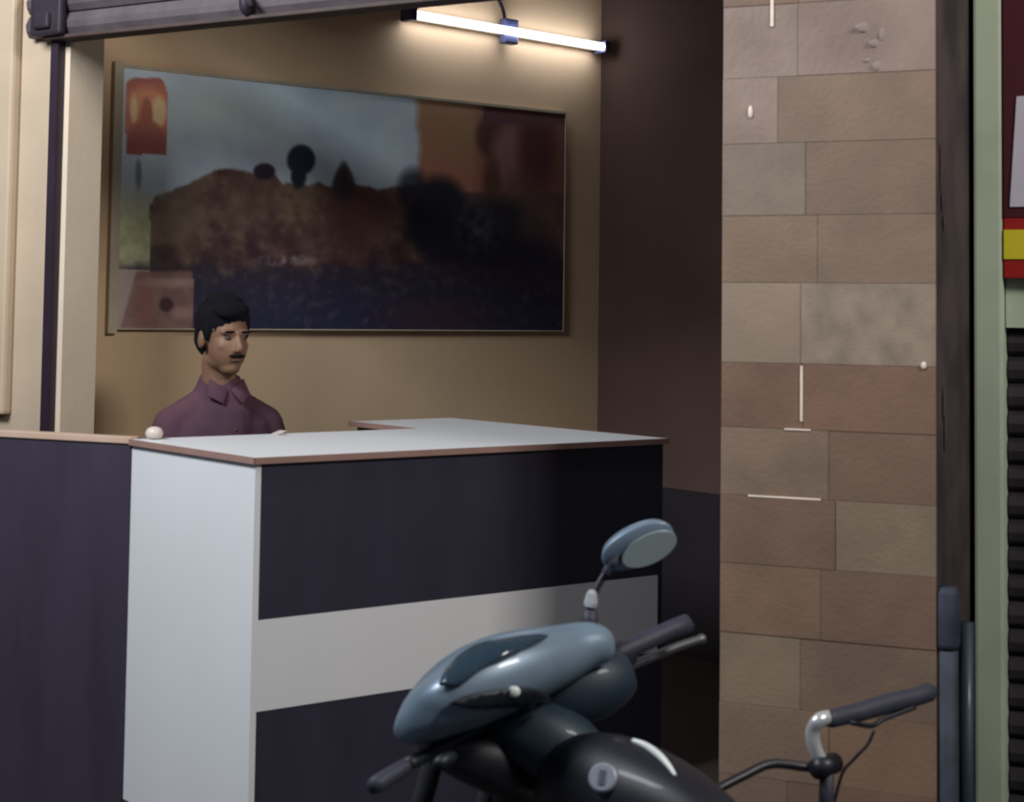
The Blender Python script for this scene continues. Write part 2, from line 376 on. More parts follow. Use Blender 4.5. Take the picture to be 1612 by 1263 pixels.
# ---------------------------------------------------------------- small items on the counter
bm = bmesh.new()
o_ = L(.035, LV - .03, 1.2)
prof = [(.010, 0), (.020, .003), (.025, .012), (.025, .020), (.020, .029), (.010, .034), (.002, .035)]
build_r = [[o_ + V((r * math.cos(t * math.pi / 10), r * math.sin(t * math.pi / 10), z + .001)) for t in range(20)] for r, z in prof]
tag(build('paperweight', loft(build_r), M['white'], None, True), 'small white rounded paperweight on the left corner of the counter top', 'paperweight')
tag(build('paper_slip', box(lambda a, b, z: L(.42 + a, LV - .03 + b * 1, 1.2005 + z + a * .35), 0, .03, -.03, .01, 0, .0015), M['white']), 'tiny folded white paper slip on the counter edge before the seated man', 'paper')

# ---------------------------------------------------------------- stone clad pillar
pi_ = thing('stone_pillar', 'square street pillar clad in brown sandstone tiles beside the shop opening', 'pillar', Pp(.26, .25, 0))
build('core', box(Pp, .004, .518, .014, .55, 0, 3.4), M['mortar'], pi_)
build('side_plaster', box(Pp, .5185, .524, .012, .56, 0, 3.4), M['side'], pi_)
tones = [(122, 100, 83), (117, 95, 79), (124, 102, 83), (121, 95, 76), (114, 89, 73), (126, 107, 88)]
TM = [mat('sandstone_%s' % n, t, .62, .1, 7, bump=.25, rgb2=tuple(x * .92 for x in t)) for n, t in zip(('tan', 'brown', 'pale', 'ochre', 'umber', 'light'), tones)]
TM += [mat('sandstone_grey', (122, 107, 92), .6, .2, 6, bump=.2), mat('sandstone_cream', (139, 119, 101), .6, .12, 5, bump=.2),
       mat('sandstone_stained', (137, 119, 103), .6, .2, 14, bump=.2, rgb2=(121, 105, 91)), mat('sandstone_rose', (116, 87, 70), .62, .2, 6, bump=.25),
       mat('sandstone_dusty', (129, 110, 99), .5, .2, 5, bump=.2, rgb2=(117, 97, 85))]
zs = [3.39, 3.20, 3.02, 2.83, 2.66, 2.50, 2.34, 2.16, 1.996, 1.818, 1.653, 1.457, 1.298, 1.133, .968, .80, .63, .46, .29, .12, .002]
rows = {7: (.14, 10, 0), 6: (.19, 10, 10), 8: (.21, 6, 1), 9: (.24, 2, 0), 10: (.20, 7, 8), 11: (.205, 9, 9), 13: (.285, 4, 5), 14: (.25, 3, 4), 15: (.20, 5, 1), 16: (.27, 0, 3), 17: (.17, 1, 4)}
mesh_cache = {}
for i in range(len(zs) - 1):
    zt, zb = zs[i], zs[i + 1]
    jt, m0, m1 = rows.get(i, (.17 + .1 * random.random(), random.randrange(6), random.randrange(6)))
    for (a, b, mi) in ((0.0, jt - .0004, m0), (jt + .0004, .522, m1)):
        d = random.uniform(-.0018, .0018)
        build('stone_tile', box(Pp, a, b, d, .0135, zb + .0004, zt - .0004, .0008), TM[mi], pi_)
# white grout left standing in a few joints
def gr(a0, a1, z0, z1): build('grout_line', box(Pp, a0, a1, -.003, .012, z0, z1, .0008), M['grout'], pi_)
gr(.121, .129, 2.285, 2.40); gr(.199, .205, 1.318, 1.452); gr(.16, .225, 1.296, 1.300); gr(.07, .25, 1.131, 1.135); 
bm = bmesh.new()
for q, r in (((.072, 2.075), (.006, .016)), ((.495, 1.46), (.007, .009))): ell(bm, Pp(q[0], -.003, q[1]), (r[0], .004, r[1]), None, 12)
build('paint_fleck', bm, M['grout'], pi_, True)
bm = bmesh.new()
for a_, z_, ra, rz in ((.36, 2.27, .03, .012), (.385, 2.23, .022, .01), (.40, 2.25, .012, .016), (.39, 2.175, .018, .012), (.365, 2.19, .012, .006)): ell(bm, Pp(a_, .0, z_), (ra, .0024, rz), None, 14)
build('dust_mark', bm, mat('chalky_dust', (134, 120, 114), .9, .1, 20), pi_, True)
bm = bmesh.new()
for b_, z_, h_ in ((.05, 1.93, .06), (.07, 1.85, .025), (.09, 1.80, .02), (.08, 1.37, .045), (.10, 1.30, .05)): ell(bm, Pp(.5245, b_, z_), (.002, .012, h_), None, 12)
build('paint_fleck', bm, M['mortar'], pi_, True)

# ---------------------------------------------------------------- right of the pillar
def sx(px, py, b=.46): r = ray(px, py); p0 = Pp(0, b); t = (p0 - EYE).dot(PN) / r.dot(PN); p = EYE + r * t; return (p - p0).dot(PW), p.z
PA = sx(1533, 600)[0]; SA = sx(1580, 500)[0]; print('PA SA', PA, SA)
pm_ = build('painted_post', box(Pp, PA, SA - .003, .46, .6, 0, 3.4, .008), M['green'])
tag(pm_, 'pale green painted upright between the dark pillar side and the red sign', 'post')
# neighbour's shutter: plane at b=.52
print('sign', [pr(Pp(.70, .52, z)) for z in (1.5, 2.2)])
ns = thing('slatted_shutter', 'dark closed slatted shutter below the red sign at the right edge', 'shutter', Pp(1.1, .55, 0))
z = 1.545; k = 0
while z > .06:
    r = []
    for a in (SA + .001, 1.7): r.append([Pp(a, .545, z), Pp(a, .528, z - .012), Pp(a, .522, z - .034), Pp(a, .528, z - .056), Pp(a, .545, z - .068), Pp(a, .56, z - .068), Pp(a, .56, z)])
    build('slat', loft(r), M['slat'], ns); z -= .07
    r = None
build('backing', box(Pp, SA + .002, 1.7, .561, .57, .02, 1.55), M['slat'], ns)
struct(build('trim_5', box(Pp, SA, 1.75, .50, .6, 1.55, 3.4), M['green']))
sg = thing('shop_sign', 'red and maroon shop sign with white letter and yellow stripe, cut by the right edge', 'sign', Pp(1.0, .48, 1.7))
zA = sx(1580, 342)[1]; zB = sx(1580, 362)[1]; zC = sx(1580, 408)[1]; zD = sx(1580, 438)[1]
build('sign_board', box(Pp, SA, 1.75, .462, .498, zD, 2.75, .003), M['red'], sg)
build('maroon_field', box(Pp, SA + .001, 1.749, .459, .4615, zA, 2.748), M['maroon'], sg)
build('yellow_stripe', box(Pp, SA + .001, 1.749, .458, .4615, zC, zB), M['yellow'], sg)
lx, lz0 = sx(1590, 326); lz1 = sx(1598, 155)[1]
cu = bpy.data.curves.new('letter', 'FONT'); cu.body = 'R'; cu.size = 1; cu.extrude = .004; cu.offset = .03; cu.shear = .08
lo = bpy.data.objects.new('letter', cu); COL.objects.link(lo)
S.view_layers[0].update()
H = lz1 - lz0; k = H / .73
dg = bpy.context.evaluated_depsgraph_get(); me = bpy.data.meshes.new_from_object(lo.evaluated_get(dg)); bpy.data.objects.remove(lo)
mn = min(v.co.x for v in me.vertices); mz = min(v.co.y for v in me.vertices)
for v in me.vertices: v.co = Pp(lx + (v.co.x - mn) * k * .8, .4565 - v.co.z * .6, lz0 + (v.co.y - mz) * k)
me.materials.clear(); me.materials.append(M['letter'])
o = bpy.data.objects.new('letter', me); COL.objects.link(o); o.parent = sg; o.matrix_parent_inverse = sg.matrix_basis.inverted()
# short pipe at the pillar corner
pp = thing('standing_pipe', 'short worn blue-grey pipe with a collar standing at the pillar corner behind the bicycle grip', 'pipe', Pp(.555, .05, 0))
pc = Pp(.541, .03)
build('pipe', tube(bmesh.new(), [pc, pc + Z * .82], .026, 24), M['pipe'], pp, True)
build('collar', tube(bmesh.new(), [pc + Z * .80, pc + Z * .815, pc + Z * .93, pc + Z * .945], [.027, .031, .031, .024], 24), M['pipe'], pp, True)
pc2 = pc + PW * .040 + PN * .035
bm = tube(bmesh.new(), [pc2, pc2 + Z * .86], .018, 20); build('shadow_pipe', bm, M['teal'], pp, True)  # dark upright standing in for the shadow beside the pipe

# ---------------------------------------------------------------- motorcycle
HX = V((-.62, .78, 0)).normalized()                              # heading (away, to the left)
BXL = at(600, 1228, 2.72); BXR = at(1080, 990, 3.15)             # bar ends; machine leans on its stand
BX = (BXR - BXL).normalized()
mc = thing('motorcycle', 'parked dark motorcycle with a blue-silver headlamp cowl and round mirror before the counter', 'motorcycle', V((.25, 2.75, 0)))
BC = (BXL + BXR) / 2; BU = (HX.cross(BX) * -1).normalized()
if BU.z < 0: BU = -BU
def Q(s, f, h): return BC + BX * s + HX * f + BU * h             # bar frame
# cowl: lofted from its left-front tip to the instrument binnacle
sec = [(650, 1142, 16, 2.74), (656, 1140, 28, 2.75), (672, 1125, 42, 2.77), (704, 1102, 54, 2.80), (748, 1078, 64, 2.84), (800, 1056, 60, 2.88),
       (850, 1042, 52, 2.92), (890, 1028, 43, 2.95), (915, 1018, 38, 2.96), (930, 1016, 35, 2.97), (936, 1016, 28, 2.975)]
cen = [at(a, b, d) for a, b, c, d in sec]; rings = []
for i, (a, b, c, d) in enumerate(sec):
    t = (cen[min(i + 1, len(sec) - 1)] - cen[max(i - 1, 0)]).normalized()
    vw = (cen[i] - EYE).normalized(); up = vw.cross(t).normalized(); up = up if up.z > 0 else -up
    dp = t.cross(up).normalized(); rr = c * d / F
    rings.append(oval(cen[i], up * rr, dp * (rr * 1.35 + .02), 28, .85))
cw = build('headlamp_cowl', loft(rings), M['silver'], mc, True); sub(cw, 1)
bt = bvhtree.BVHTree.FromPolygons([v.co.copy() for v in cw.data.vertices], [list(p.vertices) for p in cw.data.polygons])
def skin(name, poly, m, parent, off=.004, th=.006, bvh=None, step=6):
    """a thin moulded panel lying on the surface below it"""
    bvh = bvh or bt
    xs = [p[0] for p in poly]; ys = [p[1] for p in poly]
    def inside(x, y):
        r = False; j = len(poly) - 1
        for i in range(len(poly)):
            if (poly[i][1] > y) != (poly[j][1] > y) and x < (poly[j][0] - poly[i][0]) * (y - poly[i][1]) / (poly[j][1] - poly[i][1]) + poly[i][0]: r = not r
            j = i
        return r
    pts = [V(p) for p in poly]; nb = len(pts); y = min(ys)
    while y < max(ys):
        x = min(xs)
        while x < max(xs):
            if inside(x, y) and min(math.hypot(x - p[0], y - p[1]) for p in poly) > step * .7: pts.append(V((x, y)))
            x += step
        y += step
    cv, _, cf, *_ = delaunay_2d_cdt(pts, [(i, (i + 1) % nb) for i in range(nb)], [list(range(nb))], 1, 1e-4)
    bm = bmesh.new(); vs = []
    for p in cv:
        r = ray(p.x, p.y).normalized(); h = bvh.ray_cast(EYE, r)
        if h[0] is None: vs.append(None); continue
        n = h[1] if h[1].dot(r) < 0 else -h[1]; vs.append(bm.verts.new(h[0] + n * off))
    for f in cf:
        q = [vs[k] for k in f]
        if all(q): bm.faces.new(q)
    bmesh.ops.delete(bm, geom=[v for v in bm.verts if not v.link_faces], context='VERTS')
    o = build(name, bm, m, parent, True)
    s = o.modifiers.new('t', 'SOLIDIFY'); s.thickness = th; s.offset = -1; return o
def cpoly(pts, k=5):
    q = smoothpts([(a, b, 0) for a, b in pts + pts[:1]], k); return [(p.x, p.y) for p in q]
skin('windscreen', cpoly([(692, 1082), (712, 1052), (745, 1026), (790, 1013), (858, 1006), (832, 1022), (800, 1036), (760, 1054), (724, 1080)]), M['dglass'], cw)
skin('lower_vent', cpoly([(706, 1106), (738, 1094), (790, 1084), (836, 1082), (866, 1098), (836, 1108), (790, 1108), (740, 1112)]), M['plast'], cw)
bm = bmesh.new(); h = bt.ray_cast(EYE, ray(805, 1087).normalized()); ell(bm, h[0] + h[1] * .008, (.011, .006, .009), None, 14); build('bright_dot', bm, M['stripe'], cw, True)['label'] = 'bright round dot'  # small pale dot set on the cowl face
# darker body below: instrument pod and side fairing
def blobpart(name, secs, m, parent, kx=1.2, e=.9):
    ce = [at(a, b, d) for a, b, c, d in secs]; rg = []
    for i, (a, b, c, d) in enumerate(secs):
        t = (ce[min(i + 1, len(secs) - 1)] - ce[max(i - 1, 0)]).normalized()
        vw = (ce[i] - EYE).normalized(); up = vw.cross(t).normalized(); dp = t.cross(up).normalized(); rr = c * d / F
        rg.append(oval(ce[i], up * rr, dp * rr * kx, 24, e))
    return sub(build(name, loft(rg), m, parent, True), 1)
blobpart('instrument_pod', [(820, 1120, 30, 2.98), (850, 1100, 54, 2.98), (900, 1085, 62, 2.99), (950, 1072, 54, 3.0), (985, 1062, 36, 3.02), (998, 1058, 20, 3.02)], M['teal'], mc)
blobpart('side_fairing', [(760, 1120, 28, 2.95), (800, 1140, 50, 2.94), (850, 1160, 62, 2.93), (900, 1185, 60, 2.93), (930, 1210, 46, 2.93)], M['teal'], mc)
blobpart('headlamp', [(665, 1165, 22, 2.84), (705, 1180, 34, 2.88), (760, 1195, 46, 2.92), (815, 1215, 50, 2.96), (850, 1230, 44, 2.98)], M['black'], mc)
blobpart('lever_perch', [(684, 1206, 8, 2.72), (700, 1196, 14, 2.74), (716, 1190, 8, 2.77)], M['plast'], mc)
# handlebar, grips, levers, mirror
def pt_(a, b, d): return at(a, b, d)
build('handlebar', tube(bmesh.new(), smoothpts([pt_(640, 1205, 2.75), pt_(730, 1160, 2.86), pt_(850, 1090, 3.0), pt_(930, 1050, 3.05), pt_(975, 1030, 3.08)]), .011, 14), M['plast'], mc, True)
build('grip', tube(bmesh.new(), [pt_(960, 1034, 3.05), pt_(975, 1028, 3.06), pt_(1060, 990, 3.14), pt_(1078, 984, 3.155), pt_(1083, 990, 3.16)], [.012, .017, .017, .019, .014], 18), M['grip'], mc, True)
build('grip', tube(bmesh.new(), [pt_(655, 1196, 2.77), pt_(640, 1206, 2.755), pt_(594, 1234, 2.70), pt_(584, 1240, 2.69)], [.011, .013, .014, .011], 18), M['grip'], mc, True)
build('brake_lever', tube(bmesh.new(), smoothpts([pt_(962, 1062, 3.10), pt_(1000, 1046, 3.14), pt_(1060, 1021, 3.2), pt_(1098, 1008, 3.24), pt_(1106, 1006, 3.25)]), [.008] * 20 + [.0095] * 5, 12), M['alu'], mc, True)
build('switch_housing', tube(bmesh.new(), [pt_(930, 1052, 3.04), pt_(940, 1047, 3.05), pt_(985, 1030, 3.08), pt_(995, 1026, 3.09)], [.018, .026, .026, .018], 18), M['plast'], mc, True)
ms = build('mirror_stalk', tube(bmesh.new(), smoothpts([pt_(930, 985, 3.05), pt_(931, 950, 3.05), pt_(940, 925, 3.055), pt_(953, 903, 3.06), pt_(968, 880, 3.06)]), .0065, 12), M['plast'], mc, True)
build('nut', tube(bmesh.new(), [pt_(929, 955, 3.045), pt_(930, 949, 3.045), pt_(932, 934, 3.045), pt_(933, 929, 3.045)], [.011, .0125, .009, .005], 6), M['chrome'], ms)
build('mounting_boss', tube(bmesh.new(), [pt_(928, 996, 3.045), pt_(929, 960, 3.045)], [.018, .012], 14), M['grip'], ms, True)
# mirror head: shell behind, glass towards the rider
mcx = at(1010, 864, 3.05); vw = (mcx - EYE).normalized()
rt = vw.cross(Z).normalized(); upv = rt.cross(vw)
ax = (rt * math.cos(math.radians(27)) + upv * math.sin(math.radians(27))); ay = (upv * math.cos(math.radians(27)) - rt * math.sin(math.radians(27)))
nrm = (-vw * .84 - ay * .54).normalized(); ay2 = nrm.cross(ax).normalized(); ay2 = ay2 if ay2.dot(ay) > 0 else -ay2
rg = []
for dz, k in ((.034, .25), (.032, .5), (.026, .74), (.014, .93), (.0, 1.0), (-.004, 1.0), (-.006, .97)):
    rg.append(oval(mcx - nrm * dz + ay * .008 - ax * .004, ax * .068 * k, ay2 * .037 * k, 36, .9))
mh = build('mirror_housing', loft(rg), M['silver'], mc, True)
gcx = mcx + nrm * .0065 + ax * .012 - ay * .004
build('mirror_glass', loft([oval(gcx - nrm * .004, ax * .052, ay2 * .029, 36), oval(gcx, ax * .052, ay2 * .029, 36)]), M['mirror'], mh)
build('mirror_socket', tube(bmesh.new(), smoothpts([pt_(953, 903, 3.05), pt_(962, 888, 3.05), pt_(978, 868, 3.06), pt_(1000, 853, 3.07)]), [.008] * 6 + [.012] * 6 + [.014] * 7, 12), M['grip'], mh, True)
# tank
TC = at(990, 1278, 2.74); TU = (Z * .98 + V((-.78, -.62, 0)) * .12).normalized(); TS = HX.cross(TU).normalized(); TF = TU.cross(TS).normalized()
if TF.dot(HX) < 0: TF = -TF
rg = []
for f, wd, ht, up in ((-.25, .035, .04, -.01), (-.23, .055, .06, -.005), (-.17, .074, .082, .0), (-.09, .09, .10, .004), (0, .098, .108, .006), (.09, .094, .106, .004), (.15, .08, .09, -.004), (.18, .055, .06, -.016), (.19, .03, .035, -.02)):
    rg.append(oval(TC + TF * f + TU * up, TS * wd * .86, TU * ht, 28, .88))
tk = sub(build('fuel_tank', loft(rg), M['black'], mc, True), 1)
bt2 = bvhtree.BVHTree.FromPolygons([v.co.copy() for v in tk.data.vertices], [list(p.vertices) for p in tk.data.polygons])
h = bt2.ray_cast(EYE, ray(951, 1226).normalized()); n = (h[1] if h[1].dot(ray(951, 1226)) < 0 else -h[1])
n = (n * .5 - ray(951, 1226).normalized() * .6).normalized(); a1 = n.cross(Z).normalized(); a2 = n.cross(a1)
cp = build('fuel_cap', loft([oval(h[0] - n * .02, a1 * .023, a2 * .023, 28), oval(h[0] + n * .008, a1 * .023, a2 * .022, 28), oval(h[0] + n * .0105, a1 * .020, a2 * .019, 28)]), M['capm'], tk)
kb = bmesh.new(); hexa(kb, [h[0] + n * dz + a1 * x * .004 + a2 * y * .011 for dz in (.009, .0125) for x, y in ((-1, -1), (1, -1), (1, 1), (-1, 1))])
kf = build('key_flap', kb, mat('dull_key_flap', (84, 92, 104), .5, .1), tk)
arc = smoothpts([(996, 1164, 0), (1016, 1172, 0), (1036, 1186, 0), (1052, 1203, 0), (1063, 1219, 0)], 6)  # arc of reflected light on the tank, modelled as a pale strip
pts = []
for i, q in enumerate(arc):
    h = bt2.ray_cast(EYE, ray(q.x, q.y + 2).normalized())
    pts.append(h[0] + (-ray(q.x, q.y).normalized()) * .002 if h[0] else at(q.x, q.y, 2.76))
nn = len(pts); build('highlight_strip', tube(bmesh.new(), pts, [.0022 + .0034 * math.sin(math.pi * min(1, (i + 3) / (nn + 2))) for i in range(nn)], 10), M['stripe'], tk, True)['label'] = 'curved painted highlight on the tank'
print('tank', [tuple(round(x) for x in pr(TC + TF * f + TU * .1)) for f in (-.2, 0, .15)])
# the rest of the machine, mostly below the frame
G0 = V((TC.x, TC.y, 0))
def G(f, s, z): return G0 + HX * f + V((-HX.y, HX.x, 0)) * s + Z * z   # ground frame, s to the rider's left
def wheel(parent, c, axis, R, r, name, spokes=5):
    axis = axis.normalized(); e1 = axis.cross(Z).normalized(); e2 = axis.cross(e1)
    bm = bmesh.new(); n, mth = 48, 14; vs = []
    for i in range(n):
        a = 2 * math.pi * i / n; d = e1 * math.cos(a) + e2 * math.sin(a)
        vs.append([bm.verts.new(c + d * (R - r + r * math.cos(2 * math.pi * j / mth)) + axis * (r * .9 * math.sin(2 * math.pi * j / mth))) for j in range(mth)])
    for i in range(n):
        for j in range(mth): bm.faces.new((vs[i][j], vs[(i + 1) % n][j], vs[(i + 1) % n][(j + 1) % mth], vs[i][(j + 1) % mth]))
    wh = build(name, bm, M['rubber'], parent, True)
    rm = bmesh.new(); pts = [c + (e1 * math.cos(2 * math.pi * i / 40) + e2 * math.sin(2 * math.pi * i / 40)) * (R - 2 * r) for i in range(41)]
    tube(rm, pts, r * .45, 8, False); build('rim', rm, M['alu'], wh, True)
    build('hub', tube(bmesh.new(), [c - axis * .045, c + axis * .045], r * .9, 14), M['alu'], wh, True)
    for i in range(spokes):
        a = 2 * math.pi * i / spokes; d = e1 * math.cos(a) + e2 * math.sin(a)
        build('spoke', tube(bmesh.new(), [c + d * .02, c + d * (R - 2 * r)], .009 if spokes < 8 else .0013, 6), M['alu'], wh)
    return wh
sidev = V((-HX.y, HX.x, 0))
wheel(mc, G(.62, -.0, .29), sidev, .29, .04, 'front_wheel'); wheel(mc, G(-.66, -.0, .29), sidev, .29, .048, 'rear_wheel')
for s in (-.075, .075): build('fork_leg', tube(bmesh.new(), [G(.62, s, .30), G(.40, s, .84)], .018, 14), M['rubber'], mc, True)
rg = [oval(G(f, 0, z), sidev * wd, V((0, 0, 1)) * .012, 16) for f, z, wd in ((.92, .50, .05), (.80, .60, .06), (.66, .625, .062), (.52, .60, .06), (.40, .50, .05))]
build('front_mudguard', loft(rg), M['black'], mc, True)
rg = [oval(G(f, 0, z), sidev * wd, Z * h_, 20, .8) for f, z, wd, h_ in ((-.20, .74, .07, .03), (-.24, .76, .11, .04), (-.45, .76, .12, .04), (-.75, .79, .11, .04), (-.90, .80, .07, .03))]
build('seat', loft(rg), M['rubber'], mc, True)
rg = [oval(G(f, 0, z), sidev * wd, Z * h_, 20, .8) for f, z, wd, h_ in ((.16, .42, .08, .10), (.05, .42, .12, .15), (-.12, .40, .13, .15), (-.24, .38, .09, .10))]
build('engine', loft(rg), M['alu'], mc, True)
for k in range(6): build('cooling_fin', box(lambda a, b, z: G(.07 + a, b, z), -.11, .10, -.145, .145, .44 + k * .02, .446 + k * .02), M['alu'], mc)
build('frame_tube', tube(bmesh.new(), smoothpts([G(.36, 0, .86), G(.24, 0, .55), G(.12, 0, .26), G(-.2, 0, .26), G(-.36, 0, .5)]), .02, 12), M['black'], mc, True)
build('exhaust', tube(bmesh.new(), smoothpts([G(.16, -.1, .4), G(.24, -.15, .28), G(.0, -.18, .2), G(-.35, -.18, .26), G(-.9, -.18, .36)]), [.02] * 14 + [.04] * 11, 14), M['chrome'], mc, True)
for s in (-.1, .1): build('shock_absorber', tube(bmesh.new(), [G(-.64, s, .32), G(-.52, s, .7)], .022, 12), M['chrome'], mc, True)
rg = [oval(G(f, 0, z), sidev * wd, V((0, 0, 1)) * .012, 16) for f, z, wd in ((-.40, .55, .07), (-.52, .64, .075), (-.70, .665, .075), (-.88, .60, .07), (-.98, .48, .06))]
build('rear_mudguard', loft(rg), M['black'], mc, True)
build('side_stand', tube(bmesh.new(), [G(-.05, .10, .28), G(-.02, .26, .01)], .011, 10), M['alu'], mc, True)

# ---------------------------------------------------------------- bicycle
bc = thing('bicycle', 'bicycle with chrome bent handlebar and dark rubber grip before the stone pillar', 'bicycle', V((.56, 3.1, 0)))
BH = V((-.75, .66, 0)).normalized(); BS = V((BH.y, -BH.x, 0))
SD = 2.98
hc = at(1300, 1206, SD)
def Bk(f, s, z): return V((hc.x, hc.y, 0)) + BH * f + BS * s + Z * z
build('handlebar', tube(bmesh.new(), smoothpts([at(1303, 1208, SD), at(1291, 1196, SD), at(1281, 1172, SD), at(1280, 1150, SD), at(1290, 1134, SD - .005), at(1306, 1130, SD + .01)], 8), .0125, 16), M['chrome'], bc, True)['label'] = 'chrome bend'
build('grip', tube(bmesh.new(), [at(1302, 1133, SD), at(1308, 1132, SD + .01), at(1350, 1122, SD + .05), at(1400, 1107, SD + .09), at(1440, 1098, SD + .13), at(1462, 1090, SD + .15), at(1468, 1089, SD + .155)], [.012, .0155, .0165, .0175, .016, .017, .012], 18), M['grip'], bc, True)
build('handlebar', tube(bmesh.new(), smoothpts([at(1303, 1206, SD), at(1270, 1208, SD), at(1215, 1203, SD - .02), at(1170, 1222, SD - .05), at(1120, 1248, SD - .08), at(1098, 1262, SD - .09)], 8), .0080, 12), M['black'], bc, True)['label'] = 'dark left arm'
build('stem', tube(bmesh.new(), [at(1302, 1198, SD), hc - Z * .13], [.0125, .014], 16), M['grip'], bc, True)
build('stem_clamp', tube(bmesh.new(), [hc - BS * .028, hc + BS * .028], .018, 14), M['black'], bc, True)
build('brake_lever', tube(bmesh.new(), smoothpts([at(1340, 1138, SD), at(1372, 1143, SD + .04), at(1392, 1132, SD + .06), at(1440, 1114, SD + .1)], 6), .0045, 10), M['black'], bc, True)
build('brake_cable', tube(bmesh.new(), smoothpts([at(1376, 1150, SD), at(1366, 1172, SD), at(1345, 1195, SD), at(1326, 1218, SD), at(1312, 1270, SD)], 6), .0028, 8), M['black'], bc, True)
wheel(bc, Bk(.16, 0, .33), BS, .33, .022, 'front_wheel', 24); wheel(bc, Bk(-.88, 0, .33), BS, .33, .022, 'rear_wheel', 24)
hz = hc.z - .13
build('frame_tube', tube(bmesh.new(), [Bk(0, 0, hz + .01), Bk(.045, 0, hz - .16)], .019, 14), M['black'], bc, True)
for s in (-.05, .05): build('fork_leg', tube(bmesh.new(), smoothpts([Bk(.045, s * .4, hz - .15), Bk(.07, s, .56), Bk(.11, s, .42), Bk(.16, s, .33)]), .010, 10), M['black'], bc, True)
for a, b in ((Bk(.01, 0, hz - .03), Bk(-.52, 0, hz - .06)), (Bk(.035, 0, hz - .13), Bk(-.42, 0, .28)), (Bk(-.55, 0, .80), Bk(-.42, 0, .28))):
    build('frame_tube', tube(bmesh.new(), [a, b], .014, 12), M['black'], bc, True)
for s in (-.055, .055):
    for a in (Bk(-.42, s * .6, .28), Bk(-.53, s * .3, .68)): build('frame_tube', tube(bmesh.new(), [a, Bk(-.88, s, .33)], .008, 10), M['black'], bc, True)
rg = [oval(Bk(f, 0, .83), BS * wd, Z * .02, 18) for f, wd in ((-.40, .015), (-.46, .03), (-.56, .07), (-.66, .085), (-.69, .06))]
build('saddle', loft(rg), M['rubber'], bc, True)
build('chainring', tube(bmesh.new(), [Bk(-.42, .05, .28), Bk(-.42, .056, .28)], .09, 30), M['alu'], bc)
for s, k in ((.07, 1), (-.07, -1)): build('crank', tube(bmesh.new(), [Bk(-.42, s, .28), Bk(-.42, s, .28 - .16 * k)], .009, 8), M['alu'], bc)

# ---------------------------------------------------------------- seated man
g_ = V((.52, -.85, 0)).normalized(); s_ = V((-g_.y, g_.x, 0)); s_ = s_ if s_.x > 0 else -s_   # facing, and towards frame right
HP = V((-.905, 5.42, 0))
def Bo(s, f, z): return HP + s_ * s + g_ * f + Z * z
man = thing('person', 'seated person in a maroon shirt with short black hair behind the white-topped counter', 'person', Bo(0, 0, .2))
hx = at(352, 531, 5.38)                                          # middle of the head
yaw = math.radians(8); fh = (g_ * math.cos(yaw) + s_ * math.sin(yaw) * 1 - Z * .10).normalized(); sh_ = fh.cross(Z).normalized(); sh_ = sh_ if sh_.dot(s_) > 0 else -sh_; uh = sh_.cross(fh); uh = uh if uh.z > 0 else -uh
HM = Matrix((sh_, fh, uh)).transposed()
def Hd(s, f, z): return hx + HM @ V((s, f, z))
def cap(bm, a, b, ra, rb, n=16):
    a, b = V(a), V(b); t = (b - a).normalized()
    pts = [a - t * ra * c for c in (.98, .8, .45)] + [a, b] + [b + t * rb * c for c in (.45, .8, .98)]
    rr = [ra * .2, ra * .6, ra * .89, ra, rb, rb * .89, rb * .6, rb * .2]
    tube(bm, pts, rr, n)
bm = bmesh.new()
# head
ell(bm, Hd(0, -.012, .030), (.073, .092, .088), HM, 24)          # skull
ell(bm, Hd(0, .030, -.030), (.060, .062, .078), HM, 24)          # face
ell(bm, Hd(0, .050, -.088), (.034, .032, .025), HM)              # chin
ell(bm, Hd(0, .012, -.070), (.054, .056, .036), HM)              # jaw
cap(bm, Hd(0, .088, .012), Hd(0, .104, -.022), .008, .0125)      # nose
ell(bm, Hd(0, .100, -.030), (.017, .012, .008), HM, 12)
for k in (-1, 1):
    ell(bm, Hd(k * .030, .074, .024), (.024, .014, .009), HM, 12)  # brow
    ell(bm, Hd(k * .034, .060, -.020), (.020, .020, .018), HM, 12) # cheek
    ell(bm, Hd(k * .074, -.008, -.008), (.009, .019, .031), HM, 12)  # ear
cap(bm, Hd(0, -.022, -.07), Bo(0, -.02, 1.25), .052, .058)
cap(bm, Bo(0, -.02, 1.22), Bo(0, -.01, 1.0), .070, .09)          # upper chest under the shirt
shl = [Bo(-.152, -.02, 1.205), Bo(.152, -.02, 1.205)]
elb = [Bo(-.215, .02, .955), Bo(.225, .03, .955)]; wri = [Bo(-.15, .20, .86), Bo(.13, .21, .86)]
hip = [Bo(-.09, 0, .74), Bo(.09, 0, .74)]; kne = [Bo(-.13, .42, .72), Bo(.12, .42, .72)]; ank = [Bo(-.13, .38, .30), Bo(.12, .38, .30)]
ell(bm, Bo(0, 0, .82), (.15, .11, .16)); cap(bm, Bo(0, 0, .82), Bo(0, -.01, 1.10), .11, .095)
